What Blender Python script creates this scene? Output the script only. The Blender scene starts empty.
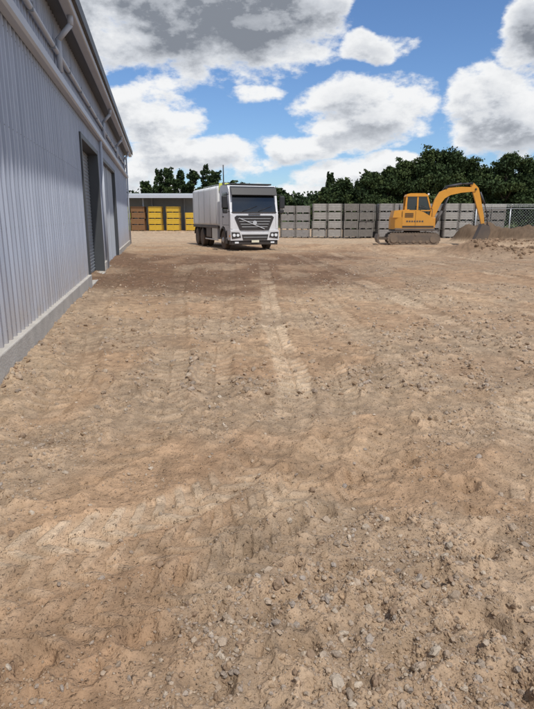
import bpy, bmesh, math, random
import numpy as np
from mathutils import Vector, Matrix
random.seed(7); rng=np.random.default_rng(7)
R=math.radians
scene=bpy.context.scene
col=scene.collection

# ---------------------------------------------------------------- materials
def new_mat(name):
    m=bpy.data.materials.new(name); m.use_nodes=True
    return m, m.node_tree.nodes, m.node_tree.links, m.node_tree.nodes['Principled BSDF']
def mat(name,c,rough=0.6,metal=0.0,var=0.15,scale=3.0,bump=0.0,bscale=60,dirt=0.0,dirtcol=(0.25,0.17,0.10),spec=0.5):
    m,n,l,b=new_mat(name)
    tc=n.new('ShaderNodeTexCoord'); nz=n.new('ShaderNodeTexNoise')
    nz.inputs['Scale'].default_value=scale; nz.inputs['Detail'].default_value=6
    l.new(tc.outputs['Object'],nz.inputs['Vector'])
    mx=n.new('ShaderNodeMix'); mx.data_type='RGBA'
    mx.inputs[6].default_value=(*[x*(1-var) for x in c],1); mx.inputs[7].default_value=(*[min(1,x*(1+var)) for x in c],1)
    l.new(nz.outputs['Fac'],mx.inputs[0])
    out=mx.outputs[2]
    if dirt>0:
        n2=n.new('ShaderNodeTexNoise'); n2.inputs['Scale'].default_value=2.2; n2.inputs['Detail'].default_value=8; n2.inputs['Roughness'].default_value=.7
        l.new(tc.outputs['Object'],n2.inputs['Vector'])
        sp=n.new('ShaderNodeSeparateXYZ'); l.new(tc.outputs['Object'],sp.inputs[0])
        mr=n.new('ShaderNodeMapRange'); mr.inputs[1].default_value=2.4; mr.inputs[2].default_value=0.0; mr.inputs[3].default_value=0; mr.inputs[4].default_value=1
        l.new(sp.outputs['Z'],mr.inputs[0])
        mm=n.new('ShaderNodeMath'); mm.operation='MULTIPLY'; l.new(mr.outputs[0],mm.inputs[0]); l.new(n2.outputs['Fac'],mm.inputs[1])
        m3=n.new('ShaderNodeMath'); m3.operation='MULTIPLY'; m3.use_clamp=True; m3.inputs[1].default_value=dirt*2; l.new(mm.outputs[0],m3.inputs[0])
        mx2=n.new('ShaderNodeMix'); mx2.data_type='RGBA'; mx2.inputs[7].default_value=(*dirtcol,1)
        l.new(m3.outputs[0],mx2.inputs[0]); l.new(out,mx2.inputs[6]); out=mx2.outputs[2]
    l.new(out,b.inputs['Base Color'])
    b.inputs['Roughness'].default_value=rough; b.inputs['Metallic'].default_value=metal
    b.inputs['Specular IOR Level'].default_value=spec
    if bump>0:
        n4=n.new('ShaderNodeTexNoise'); n4.inputs['Scale'].default_value=bscale; n4.inputs['Detail'].default_value=5
        l.new(tc.outputs['Object'],n4.inputs['Vector'])
        bp=n.new('ShaderNodeBump'); bp.inputs['Strength'].default_value=bump; bp.inputs['Distance'].default_value=0.02
        l.new(n4.outputs['Fac'],bp.inputs['Height']); l.new(bp.outputs[0],b.inputs['Normal'])
    return m
M={}
M['white']=mat('white_paint',(0.72,0.73,0.75),0.4,dirt=0.35,var=.05)
M['tank']=mat('tank_white',(0.82,0.83,0.82),0.65,dirt=0.3,var=.05,spec=.25)
M['black']=mat('black_plastic',(0.02,0.02,0.022),0.5,dirt=0.12)
M['rubber']=mat('rubber',(0.03,0.028,0.026),0.85,dirt=0.6,dirtcol=(.2,.14,.09))
M['glass']=mat('dark_glass',(0.012,0.016,0.02),0.06,var=.1,spec=.8)
M['steel']=mat('steel',(0.35,0.36,0.38),0.4,0.7)
M['silver']=mat('silver',(0.55,0.56,0.57),0.35,0.3)
M['darksteel']=mat('chassis',(0.05,0.05,0.055),0.6,dirt=0.5)
M['orange']=mat('orange_paint',(0.64,0.29,0.03),0.5,var=.14,dirt=0.32,dirtcol=(.30,.20,.11))
M['yellow']=mat('yellow_plastic',(0.60,0.38,0.03),0.5,var=.2)
M['brownbin']=mat('brown_bin',(0.20,0.10,0.04),0.7,var=.3)
M['limeyel']=mat('lime_yellow',(0.65,0.70,0.12),0.5)
M['amber']=mat('amber_lens',(0.8,0.28,0.02),0.2)
M['lamp']=mat('headlamp_lens',(0.75,0.78,0.8),0.08)
M['plate']=mat('number_plate',(0.75,0.72,0.55),0.4)
M['concrete']=mat('concrete',(0.50,0.47,0.42),0.9,var=.3,scale=4,bump=.4,bscale=40,dirt=0.0)
M['greywood']=mat('weathered_wood',(0.27,0.255,0.24),0.9,var=.35,scale=6,bump=.3)
M['greywood2']=mat('weathered_wood_dark',(0.19,0.175,0.155),0.9,var=.35,scale=6,bump=.3)
M['galv']=mat('galvanised',(0.50,0.52,0.53),0.45,0.4)
M['track']=mat('track_steel',(0.06,0.055,0.05),0.75,dirt=0.9,dirtcol=(.22,.16,.11))
M['gutter']=mat('gutter_paint',(0.44,0.47,0.52),0.45,var=.08)
M['roofdark']=mat('roof_trim',(0.06,0.065,0.07),0.5)
M['roofmetal']=mat('roof_metal',(0.45,0.47,0.49),0.4)
M['doorgrey']=mat('roller_door',(0.26,0.28,0.30),0.45,var=.1)
M['doorlight']=mat('sliding_door',(0.40,0.43,0.47),0.45,var=.1)

def wall_mat():
    m,n,l,b=new_mat('corrugated_sheet')
    tc=n.new('ShaderNodeTexCoord')
    mp=n.new('ShaderNodeMapping'); mp.inputs['Scale'].default_value=(1,2.5,.25); l.new(tc.outputs['Object'],mp.inputs[0])
    nz=n.new('ShaderNodeTexNoise'); nz.inputs['Scale'].default_value=2.0; nz.inputs['Detail'].default_value=7; l.new(mp.outputs[0],nz.inputs['Vector'])
    cr=n.new('ShaderNodeValToRGB'); cr.color_ramp.elements[0].color=(.31,.345,.42,1); cr.color_ramp.elements[1].color=(.41,.45,.535,1)
    cr.color_ramp.elements[0].position=.3; cr.color_ramp.elements[1].position=.7
    l.new(nz.outputs['Fac'],cr.inputs[0])
    sp=n.new('ShaderNodeSeparateXYZ'); l.new(tc.outputs['Object'],sp.inputs[0])
    n2=n.new('ShaderNodeTexNoise'); n2.inputs['Scale'].default_value=3; n2.inputs['Detail'].default_value=8; l.new(tc.outputs['Object'],n2.inputs['Vector'])
    mr=n.new('ShaderNodeMapRange'); mr.inputs[1].default_value=1.2; mr.inputs[2].default_value=.2; l.new(sp.outputs['Z'],mr.inputs[0])
    mm=n.new('ShaderNodeMath'); mm.operation='MULTIPLY'; l.new(mr.outputs[0],mm.inputs[0]); l.new(n2.outputs['Fac'],mm.inputs[1])
    mx=n.new('ShaderNodeMix'); mx.data_type='RGBA'; mx.inputs[7].default_value=(.36,.28,.2,1)
    l.new(mm.outputs[0],mx.inputs[0]); l.new(cr.outputs[0],mx.inputs[6]); l.new(mx.outputs[2],b.inputs['Base Color'])
    b.inputs['Roughness'].default_value=.45
    return m
M['wall']=wall_mat()

def attr_mat(name,rough=.95,varscale=30,bscale=(),var=.25,crumb=False):
    m,n,l,b=new_mat(name)
    at=n.new('ShaderNodeAttribute'); at.attribute_name='Col'
    tc=n.new('ShaderNodeTexCoord')
    nz=n.new('ShaderNodeTexNoise'); nz.inputs['Scale'].default_value=varscale; nz.inputs['Detail'].default_value=6; nz.inputs['Roughness'].default_value=.75
    l.new(tc.outputs['Object'],nz.inputs['Vector'])
    mr=n.new('ShaderNodeMapRange'); mr.inputs[1].default_value=.25; mr.inputs[2].default_value=.75; mr.inputs[3].default_value=1-var; mr.inputs[4].default_value=1+var
    l.new(nz.outputs['Fac'],mr.inputs[0])
    vm=n.new('ShaderNodeVectorMath'); vm.operation='SCALE'; l.new(at.outputs['Color'],vm.inputs[0]); l.new(mr.outputs[0],vm.inputs['Scale'])
    l.new(vm.outputs[0],b.inputs['Base Color'])
    b.inputs['Roughness'].default_value=rough; b.inputs['Specular IOR Level'].default_value=.12
    prev=None
    for bs,dd in bscale:
        n4=n.new('ShaderNodeTexNoise'); n4.inputs['Scale'].default_value=bs; n4.inputs['Detail'].default_value=4; n4.inputs['Roughness'].default_value=.6
        l.new(tc.outputs['Object'],n4.inputs['Vector'])
        bp=n.new('ShaderNodeBump'); bp.inputs['Strength'].default_value=1; bp.inputs['Distance'].default_value=dd
        l.new(n4.outputs['Fac'],bp.inputs['Height'])
        if prev: l.new(prev.outputs[0],bp.inputs['Normal'])
        prev=bp
    if crumb:
        for sc_,dd in ((120,.006),(42,.013)):
            v=n.new('ShaderNodeTexVoronoi'); v.inputs['Scale'].default_value=sc_; l.new(tc.outputs['Object'],v.inputs['Vector'])
            iv=n.new('ShaderNodeMapRange'); iv.inputs[1].default_value=.0; iv.inputs[2].default_value=.45; iv.inputs[3].default_value=1; iv.inputs[4].default_value=0
            l.new(v.outputs['Distance'],iv.inputs[0])
            s3=n.new('ShaderNodeSeparateColor'); l.new(v.outputs['Color'],s3.inputs[0])
            gt=n.new('ShaderNodeMath'); gt.operation='MULTIPLY'; l.new(iv.outputs[0],gt.inputs[0])
            pw=n.new('ShaderNodeMath'); pw.operation='POWER'; pw.inputs[1].default_value=2.0; l.new(s3.outputs[0],pw.inputs[0]); l.new(pw.outputs[0],gt.inputs[1])
            bp=n.new('ShaderNodeBump'); bp.inputs['Strength'].default_value=1; bp.inputs['Distance'].default_value=dd
            l.new(gt.outputs[0],bp.inputs['Height']); l.new(prev.outputs[0],bp.inputs['Normal']); prev=bp
    if prev: l.new(prev.outputs[0],b.inputs['Normal'])
    return m
M['soil']=attr_mat('soil',varscale=32,bscale=((16,.018),(90,.007)),var=.20,crumb=True)
M['stone']=attr_mat('stone',rough=.9,varscale=60,bscale=((120,.006),),var=.2)
M['leaf']=attr_mat('leaf',rough=.7,varscale=2,bscale=(),var=.3)

# ---------------------------------------------------------------- mesh helpers
def empty(name,loc=(0,0,0),rz=0):
    e=bpy.data.objects.new(name,None); col.objects.link(e); e.location=loc; e.rotation_euler=(0,0,rz); return e
def add(name,me,m,parent=None,smooth=False):
    o=bpy.data.objects.new(name,me); col.objects.link(o)
    me.materials.append(m)
    if parent: o.parent=parent
    if smooth:
        for p in me.polygons: p.use_smooth=True
    return o
def bm_done(bm,name,m,parent,bevel=0,smooth=False,seg=2):
    if bevel>0:
        bmesh.ops.bevel(bm,geom=[e for e in bm.edges if e.is_manifold and e.calc_face_angle(0)>.35],offset=bevel,segments=seg,affect='EDGES',profile=.5)
    bmesh.ops.recalc_face_normals(bm,faces=bm.faces)
    me=bpy.data.meshes.new(name); bm.to_mesh(me); bm.free()
    return add(name,me,m,parent,smooth)
def boxes(name,lst,m,parent=None,bevel=0):
    bm=bmesh.new()
    for (a,b,c,d,e,f) in lst:
        mtx=Matrix.Translation(((a+b)/2,(c+d)/2,(e+f)/2))@Matrix.Diagonal((abs(b-a),abs(d-c),abs(f-e),1))
        bmesh.ops.create_cube(bm,size=1,matrix=mtx)
    return bm_done(bm,name,m,parent,bevel)
def prism(name,pts,axis,a,b,m,parent=None,bevel=0,smooth=False,seg=2):
    bm=bmesh.new()
    def P(p,t):
        return {'x':(t,p[0],p[1]),'y':(p[0],t,p[1]),'z':(p[0],p[1],t)}[axis]
    v0=[bm.verts.new(P(p,a)) for p in pts]; v1=[bm.verts.new(P(p,b)) for p in pts]
    bm.faces.new(v0); bm.faces.new(v1[::-1]); n=len(pts)
    for i in range(n): bm.faces.new((v0[i],v0[(i+1)%n],v1[(i+1)%n],v1[i]))
    return bm_done(bm,name,m,parent,bevel,smooth,seg)
def cyl_into(bm,p0,p1,r0,r1=None,n=16):
    p0=Vector(p0);p1=Vector(p1); d=p1-p0; r1=r0 if r1 is None else r1
    q=d.to_track_quat('Z','Y').to_matrix().to_4x4()
    bmesh.ops.create_cone(bm,cap_ends=True,segments=n,radius1=r0,radius2=r1,depth=d.length,matrix=Matrix.Translation((p0+p1)/2)@q)
def rods(name,lst,m,parent=None,n=12,smooth=True):
    bm=bmesh.new()
    for t in lst: cyl_into(bm,t[0],t[1],t[2],t[3] if len(t)>3 else None,n)
    o=bm_done(bm,name,m,parent)
    if smooth:
        for p in o.data.polygons: p.use_smooth=len(p.vertices)==4
    return o
def lathe(bm,prof,axis_o,axis='x',n=32,flip=1):
    rings=[]
    for t,r in prof:
        ring=[]
        for i in range(n):
            a=2*math.pi*i/n
            c,s=r*math.cos(a),r*math.sin(a)
            if axis=='x': p=(axis_o[0]+flip*t,axis_o[1]+c,axis_o[2]+s)
            elif axis=='y': p=(axis_o[0]+c,axis_o[1]+flip*t,axis_o[2]+s)
            else: p=(axis_o[0]+c,axis_o[1]+s,axis_o[2]+flip*t)
            ring.append(bm.verts.new(p))
        rings.append(ring)
    for a,b in zip(rings[:-1],rings[1:]):
        for i in range(n): bm.faces.new((a[i],a[(i+1)%n],b[(i+1)%n],b[i]))
    bm.faces.new(rings[0]); bm.faces.new(rings[-1][::-1])

# ---------------------------------------------------------------- noise
LAT=rng.random((8,256,256))
def vn(x,y,k=0):
    xi=np.floor(x).astype(np.int64); yi=np.floor(y).astype(np.int64)
    fx=x-xi; fy=y-yi; fx=fx*fx*(3-2*fx); fy=fy*fy*(3-2*fy)
    L=LAT[k%8]; x0=xi&255; x1=(xi+1)&255; y0=yi&255; y1=(yi+1)&255
    return (L[x0,y0]*(1-fx)+L[x1,y0]*fx)*(1-fy)+(L[x0,y1]*(1-fx)+L[x1,y1]*fx)*fy
def fbm(x,y,s,o=4,k=0):
    t=0;a=1;w=0
    c,sn=math.cos(.6),math.sin(.6)
    x=x/s+13.7*k; y=y/s+7.3*k
    for i in range(o):
        t=t+a*vn(x,y,k+i); w+=a; a*=.5
        x,y=(x*c-y*sn)*2.03+3.1,(x*sn+y*c)*2.03+1.7
    return t/w
def ss(a,b,x):
    t=np.clip((x-a)/(b-a),0,1); return t*t*(3-2*t)

# ---------------------------------------------------------------- terrain
def catmull(pts,n=10):
    P=[pts[0]]+list(pts)+[pts[-1]]; out=[]
    for i in range(1,len(P)-2):
        for j in range(n):
            t=j/n; p0,p1,p2,p3=[np.array(P[i+k-1],float) for k in range(4)]
            out.append(.5*((2*p1)+(-p0+p2)*t+(2*p0-5*p1+4*p2-p3)*t*t+(-p0+3*p1-3*p2+p3)*t**3))
    out.append(np.array(pts[-1],float)); return np.array(out)
# (control points, half width, depth, chevron pitch, chevron height, lightness)
TR=[
 ([(-.15,22),(.0,15),(.05,11),(.12,8),(.27,5.6),(.2,4.3),(-.2,3.35),(-.75,2.75),(-1.7,2.35)],.16,.016,.15,.026,1.0),
 ([(.55,19),(.55,12),(.6,8.5),(.72,5.6),(.55,4.2),(.1,3.1),(-.6,2.5),(-1.6,2.0)],.13,.012,.14,.020,.35),
 ([(1.3,26),(2.3,16),(2.75,10),(2.7,7),(2.2,4.5),(1.6,3.2)],.22,.024,.18,.018,.65),
 ([(3.0,27),(4.1,16),(4.6,10),(4.5,6.6)],.22,.024,.18,.018,.6),
 ([(5.0,30),(6.6,18),(7.3,11)],.24,.03,.18,.018,.55),
 ([(6.5,32),(8.6,20),(9.6,14)],.24,.03,.18,.018,.5),
 ([(-2.9,24),(-2.3,15),(-1.5,9),(-1.05,6),(-.9,4.2),(-1.3,3.2)],.2,.018,.16,.018,.35),
 ([(-4.9,24),(-4.0,15),(-2.9,9.3),(-2.1,6.2),(-1.9,4.6)],.2,.018,.16,.018,.3),
 ([(-1.5,24),(-.95,14),(-.7,8),(-.5,5)],.18,.015,.15,.018,.35),
 ([(.9,24),(1.1,14),(1.25,9),(1.5,6)],.17,.015,.15,.016,.35),
 ([(1.2,6.2),(1.15,5),(.85,3.8),(.35,2.85),(-.3,2.3),(-1.3,1.8)],.14,.012,.13,.018,.2),
 ([(-2.5,6),(-1.2,5.0),(.3,4.6),(2.2,5.0),(5,7.3)],.16,.014,.14,.016,.25),
 ([(-3.0,8.5),(-1.2,7.0),(.8,6.6),(3,7.6),(7,11)],.18,.016,.15,.016,.3),
 ([(-6,20),(-2,16.5),(2,15.5),(7,18)],.25,.025,.18,.018,.35),
]
TRP=[(catmull(t[0]),)+t[1:] for t in TR]
PITS=[(-.12,2.52,.10,.04),(.46,2.08,.11,.045),(.83,1.98,.12,.055),(.5,1.78,.12,.05),(.76,2.3,.10,.045),(.37,2.33,.09,.04),
 (-.25,2.03,.10,.04),(-.52,1.92,.09,.04),(-.88,1.78,.11,.05),(.06,2.15,.10,.04),(-.4,2.3,.08,.035),(.12,1.82,.09,.04),(-.2,1.66,.1,.04),
 (.85,1.66,.11,.045),(.3,2.9,.1,.035),(.7,2.8,.1,.035),(1.05,2.5,.1,.04),(.55,3.3,.1,.035),(1.2,3.2,.1,.035),(.95,3.6,.1,.035)]
for i in range(60):
    y=random.uniform(1.5,5.2); x=random.uniform(-.15,.72)*y*random.choice([1,1,1,-.8])
    PITS.append((x,y,random.uniform(.05,.10),random.uniform(.012,.03)))
def track_fields(x,y):
    dep=np.zeros_like(x); light=np.zeros_like(x); flat=np.zeros_like(x)
    fade=ss(.34,.58,fbm(x,y,.9,3,3))
    for P,hw,dp,pitch,ch,li in TRP:
        m=(x>P[:,0].min()-1)&(x<P[:,0].max()+1)&(y>P[:,1].min()-.5)&(y<P[:,1].max()+.5)
        idx=np.nonzero(m)[0]
        if len(idx)==0: continue
        X=x[idx];Y=y[idx]; best=np.full(len(idx),9.);S=np.zeros(len(idx));LA=np.zeros(len(idx)); acc=0
        for a,b in zip(P[:-1],P[1:]):
            d=b-a; L=np.hypot(*d)
            if L<1e-6: continue
            t=np.clip(((X-a[0])*d[0]+(Y-a[1])*d[1])/L**2,0,1)
            qx=X-a[0]-t*d[0]; qy=Y-a[1]-t*d[1]; D=np.hypot(qx,qy)
            w=D<best; best[w]=D[w]; S[w]=(acc+t*L)[w]; LA[w]=((qx*d[1]-qy*d[0])/L)[w]; acc+=L
        wob=(vn(X*3,Y*3,5)-.5)*.06+(vn(X*11,Y*11,6)-.5)*.03
        e=1-ss(hw*.9,hw*1.15,best+wob)
        rim=np.exp(-((best-hw*1.3)/.06)**2)*(.4+1.2*vn(X*6,Y*6,4))
        ph=S/pitch+np.abs(LA)/hw*.8+(vn(X*5,Y*5,1)-.5)*.3
        bar=ss(-.1,.25,np.sin(2*np.pi*ph))*(np.abs(LA)>.014)
        f=(.25+.75*fade[idx])*(.5+.9*vn(X*9,Y*9,2))
        dep[idx]+= -dp*e*(.4+.6*fade[idx])+e*bar*ch*f+rim*dp*.8
        light[idx]=np.maximum(light[idx],e*li*(.2+.8*fade[idx])*(.6+.5*bar))
        flat[idx]=np.maximum(flat[idx],e*(.6+.4*fade[idx]))
    return dep,light,flat
def gravel_mask(x,y):
    n=fbm(x,y,1.3,4,1)
    wallx=-(x*.9825+y*.1862)
    g=ss(.7,1.5,wallx)*.9
    g=np.maximum(g,ss(.44,.60,n)*.85)
    g=np.maximum(g,ss(.9,1.8,x-.1*y)*ss(1.8,2.6,y)*(1-ss(7,12,y))*(.45+.55*ss(.4,.6,n)))
    return np.clip(g,0,1)
def ridge(x,y,ax,ay,bx,by,w,ht,k,p=2):
    dx,dy=bx-ax,by-ay;L2=dx*dx+dy*dy
    t=np.clip(((x-ax)*dx+(y-ay)*dy)/L2,0,1); D=np.hypot(x-ax-t*dx,y-ay-t*dy)
    return ht*np.exp(-(D/w)**p)*(.45+1.1*fbm(x,y,1.0,5,k))
def bank(x,y):
    return ridge(x,y,2.6,31.5,9.5,25.5,.9,.20,3)+ridge(x,y,9.5,25.5,17,21.5,1.4,.34,5)+ridge(x,y,12.4,33.9,25,31.5,1.0,.32,2,4)
def cutbank(x,y):
    return ridge(x,y,14.2,39.6,34,37.0,1.5,.95,6,6)
def height(x,y):
    h=(fbm(x,y,6.,3,0)-.5)*.14*ss(2,10,y)+(fbm(x,y,1.1,3,1)-.5)*.055
    g=gravel_mask(x,y)
    dep,light,flat=track_fields(x,y)
    rough=(1-.85*flat)
    h=h+(fbm(x,y,.32,4,2)-.5)*.048*rough*(.6+.4*g)
    cl=fbm(x,y,.085,3,4)
    h=h+np.maximum(0,cl-.5)*.10*rough*(.4+.6*g)+(fbm(x,y,.03,2,6)-.5)*.009*rough
    h=h+dep
    for (px,py,r,d) in PITS:
        i=np.nonzero((np.abs(x-px)<r*2.4)&(np.abs(y-py)<r*2.4))[0]
        if len(i)==0: continue
        q=np.hypot(x[i]-px,(y[i]-py)*1.1)/r+ (vn(x[i]*22,y[i]*22,1)-.5)*.6
        h[i]+= -d*(1-ss(.3,1.0,q))+d*.45*np.exp(-((q-1.2)/.28)**2)
    h=h+bank(x,y)+cutbank(x,y)
    # open trench where the bucket digs
    h=h-ridge(x,y,12.3,36.2,30,34.6,.9,.8,1,4)
    wallx=-(x*.9825+y*.1862)
    h=h+.10*ss(1.0,1.6,wallx)*(1-ss(2.0,4,wallx))*fbm(x,y,.7,4,7)*(y<36)
    h=h*(1-ss(120,200,np.abs(y)+np.abs(x)*.5))
    return h,g,light,flat,cl

def rows():
    r=list(np.geomspace(60,1.2,26)*-1+1.2-.5)
    y=r[-1]
    while y<3.2: y+=.0095; r.append(y)
    while y<60: y+=.0032*y; r.append(y)
    while y<2500: y+=.07*y; r.append(y)
    return np.array(r)
ry=rows()
ui=np.linspace(-.66,.72,720)
uo=np.geomspace(.05,14,30)
u=np.concatenate([-.66-uo[::-1],ui,.72+uo])
Y=np.repeat(ry[:,None],len(u),1)
W=np.maximum(ry,0)[:,None]+.45+np.exp(-np.maximum(ry,0))[:,None]*.9
X=u[None,:]*W
xs=X.ravel();ys=Y.ravel()
h,g,light,flat,cl=height(xs,ys)
nr,nc=X.shape
def mixc(a,b,t): return a*(1-t[:,None])+np.array(b)*t[:,None]
C=np.tile(np.array([.405,.272,.170]),(len(xs),1))
big=fbm(xs,ys,2.5,4,2)
C=mixc(C,[.49,.35,.225],ss(.45,.65,big)*.6)
C=mixc(C,[.31,.195,.118],ss(.5,.68,fbm(xs,ys,1.6,4,5))*.5)
C=mixc(C,[.375,.295,.21],g*.6)
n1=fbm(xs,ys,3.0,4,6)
cloud_shade=ss(10.5,14.5,ys+(n1-.5)*5)*(1-ss(24,31,ys+(n1-.5)*8))*(1-ss(1.5,5.5,xs+(n1-.5)*5-.04*ys))  # cloud shadow band before the truck, painted into the soil colour
cloud_shade=cloud_shade*(.5+.5*ss(.38,.55,fbm(xs,ys*.5,1.2,4,3)))
C=mixc(C,[.165,.098,.062],cloud_shade*.88)
d2=ss(15,20,ys)*(1-ss(30,38,ys))*ss(3,7,xs)*ss(.45,.6,n1)*.45
C=mixc(C,[.24,.165,.11],d2)
C=mixc(C,[.58,.46,.33],np.clip(light,0,1)*.62*(1-.55*cloud_shade))
C*= (1-.18*flat*(1-np.clip(light*2.2,0,1)))[:,None]
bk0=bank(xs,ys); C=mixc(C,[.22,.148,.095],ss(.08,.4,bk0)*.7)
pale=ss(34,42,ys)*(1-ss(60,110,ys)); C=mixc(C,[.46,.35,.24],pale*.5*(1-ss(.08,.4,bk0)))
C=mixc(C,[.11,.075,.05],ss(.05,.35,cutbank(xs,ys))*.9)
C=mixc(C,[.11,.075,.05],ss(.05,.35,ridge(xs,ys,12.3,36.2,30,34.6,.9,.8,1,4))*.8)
C=mixc(C,[.07,.085,.03],ss(84,100,ys+(n1-.5)*10))
C*= (0.82+.36*fbm(xs,ys,.25,4,1))[:,None]
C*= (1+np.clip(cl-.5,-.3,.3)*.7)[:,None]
def grid_mesh(name,xs,ys,zs,nr,nc):
    me=bpy.data.meshes.new(name)
    co=np.stack([xs,ys,zs],1).astype(np.float32)
    me.vertices.add(len(co)); me.vertices.foreach_set('co',co.ravel())
    i=np.arange(nr*nc).reshape(nr,nc)
    q=np.stack([i[:-1,:-1],i[:-1,1:],i[1:,1:],i[1:,:-1]],-1).reshape(-1,4)
    me.loops.add(q.size); me.loops.foreach_set('vertex_index',q.ravel().astype(np.int32))
    me.polygons.add(len(q)); me.polygons.foreach_set('loop_start',np.arange(0,q.size,4,dtype=np.int32))
    me.polygons.foreach_set('use_smooth',np.ones(len(q),bool))
    me.update(calc_edges=True); return me
def set_col(me,C):
    a=me.color_attributes.new('Col','FLOAT_COLOR','POINT')
    a.data.foreach_set('color',np.concatenate([np.clip(C,0,1),np.ones((len(C),1))],1).astype(np.float32).ravel())
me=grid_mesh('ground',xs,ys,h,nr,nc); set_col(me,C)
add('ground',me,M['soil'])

def raw_mesh(name,V,F,C,k,smooth=False):
    me=bpy.data.meshes.new(name)
    me.vertices.add(len(V)); me.vertices.foreach_set('co',V.astype(np.float32).ravel())
    me.loops.add(F.size); me.loops.foreach_set('vertex_index',F.ravel().astype(np.int32))
    me.polygons.add(len(F)); me.polygons.foreach_set('loop_start',np.arange(0,F.size,k,dtype=np.int32))
    me.polygons.foreach_set('use_smooth',np.full(len(F),smooth))
    me.update(calc_edges=True); set_col(me,C); return me
def ico(sub):
    bm=bmesh.new(); bmesh.ops.create_icosphere(bm,subdivisions=sub,radius=1)
    V=np.array([v.co[:] for v in bm.verts]); F=np.array([[v.index for v in f.verts] for f in bm.faces]); bm.free(); return V,F
def stones(N,ymin,ymax,smin,smax,sub,needg,power,grey=.35):
    BV,BF=ico(sub)
    t=rng.random(N*6); y=ymin*(ymax/ymin)**(t**power)
    x=(rng.random(N*6)*1.36-.66)*(y+.4)
    _,gg,_,fl,_=height(x,y)
    clump=ss(.42,.6,fbm(x,y,.28,3,7))
    wallx=-(x*.9825+y*.1862)
    keep=(rng.random(N*6)<(1-needg+needg*gg)*(1-.8*fl)*(.25+.75*clump))&(wallx<1.58)
    x=x[keep][:N];y=y[keep][:N]; n=len(x)
    z=height(x,y)[0]
    s=smin*(smax/smin)**(rng.random(n)**2.6)
    Rm=rng.normal(size=(n,3,3)); Q=np.linalg.qr(Rm)[0]
    sc=np.stack([np.ones(n),rng.uniform(.6,.95,n),rng.uniform(.4,.75,n)],1)
    bases=[BV*(1+rng.uniform(-.22,.22,(len(BV),1))) for _ in range(12)]
    B=np.array(bases)[rng.integers(0,12,n)]
    V=B*sc[:,None,:]*s[:,None,None]
    V=np.einsum('nij,nkj->nki',Q,V)
    V[:,:,2]*=.85
    V+=np.stack([x,y,z+s*.2],1)[:,None,:]
    F=(BF[None]+ (np.arange(n)*len(BV))[:,None,None]).reshape(-1,3)
    base=np.array([[.42,.34,.26],[.36,.30,.24],[.36,.32,.28],[.52,.45,.36],[.28,.20,.14],[.40,.29,.19]])
    c=base[rng.integers(0,6,n)]*rng.uniform(.75,1.15,(n,1))
    c=c*grey+(1-grey)*np.array([.39,.27,.175])*rng.uniform(.75,1.15,(n,1))
    return V.reshape(-1,3),F,np.repeat(c,len(BV),0)
parts=[stones(20000,1.3,6,.0025,.010,1,.5,.9,.5),stones(11000,1.3,14,.006,.018,1,.8,.9,.65),stones(750,1.4,14,.014,.030,2,.8,1,.8),stones(7000,5,36,.014,.045,1,.75,1,.6)]
off=0;VV=[];FF=[];CC=[]
for V,F,c in parts:
    VV.append(V);FF.append(F+off);CC.append(c);off+=len(V)
add('gravel',raw_mesh('gravel',np.concatenate(VV),np.concatenate(FF),np.concatenate(CC),3),M['stone'])
BV,BF=ico(1); n_=1800
tt=rng.random(n_); bx=np.where(tt<.5,12+tt*2*13,9+(tt-.5)*2*9); by=np.where(tt<.5,34-tt*2*2.4+rng.normal(size=n_)*.8,25.8-(tt-.5)*2*4.3+rng.normal(size=n_)*.9)
bz=height(bx,by)[0]; s_=.025*(5**(rng.random(n_)**2))
Q=np.linalg.qr(rng.normal(size=(n_,3,3)))[0]
V=np.einsum('nij,nkj->nki',Q,BV[None]*s_[:,None,None]*rng.uniform(.7,1.2,(n_,len(BV),1)))+np.stack([bx,by,bz+s_*.2],1)[:,None,:]
add('soil_clods',raw_mesh('soil_clods',V.reshape(-1,3),(BF[None]+(np.arange(n_)*len(BV))[:,None,None]).reshape(-1,3),np.repeat(np.array([.25,.17,.11])*rng.uniform(.7,1.3,(n_,1)),len(BV),0),3),M['stone'])

# ---------------------------------------------------------------- shed
shed=empty('metal_shed',(-2.71,5.56,0),R(10.73))
def ribs(name,s0,s1,z0,z1,m,parent,per=.2,dep=.03,x0=0.0,axis='y',horizontal=False):
    bm=bmesh.new(); prof=[]
    s=s0
    while s<s1-1e-6:
        for f,d in((0,0),(.62,0),(.70,1),(.92,1)):
            q=s+f*per
            if q<=s1: prof.append((q,d*dep))
        s+=per
    prof.append((s1,0))
    A=[];B=[]
    for q,d in prof:
        if horizontal:
            A.append(bm.verts.new((x0+d,z0,q)));B.append(bm.verts.new((x0+d,z1,q)))
        elif axis=='y':
            A.append(bm.verts.new((x0+d,q,z0)));B.append(bm.verts.new((x0+d,q,z1)))
        else:
            A.append(bm.verts.new((q,x0+d,z0)));B.append(bm.verts.new((q,x0+d,z1)))
    for i in range(len(A)-1): bm.faces.new((A[i],A[i+1],B[i+1],B[i]))
    return bm_done(bm,name,m,parent)
EH=5.05
for i,(a,b,z0) in enumerate([(-14,8.1,.3),(8.1,11.8,3.4),(11.8,13.4,.3),(13.4,18.8,3.4),(18.8,29.6,.3)]):
    ribs('wall_panel_%d'%(i+1),a,b,z0,3.88,M['wall'],shed)
ribs('upper_wall',-14,29.6,3.9,EH+.2,M['wall'],shed,x0=-.03)
boxes('wall_flashing',[(-.04,.0,-14,29.6,3.86,3.92)],M['gutter'],shed)
ribs('end_wall',-16,-.05,.3,5.1,M['wall'],shed,x0=29.6,axis='x')
ribs('end_wall_rear',-16,-.05,.3,5.1,M['wall'],shed,x0=-14,axis='x')
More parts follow.
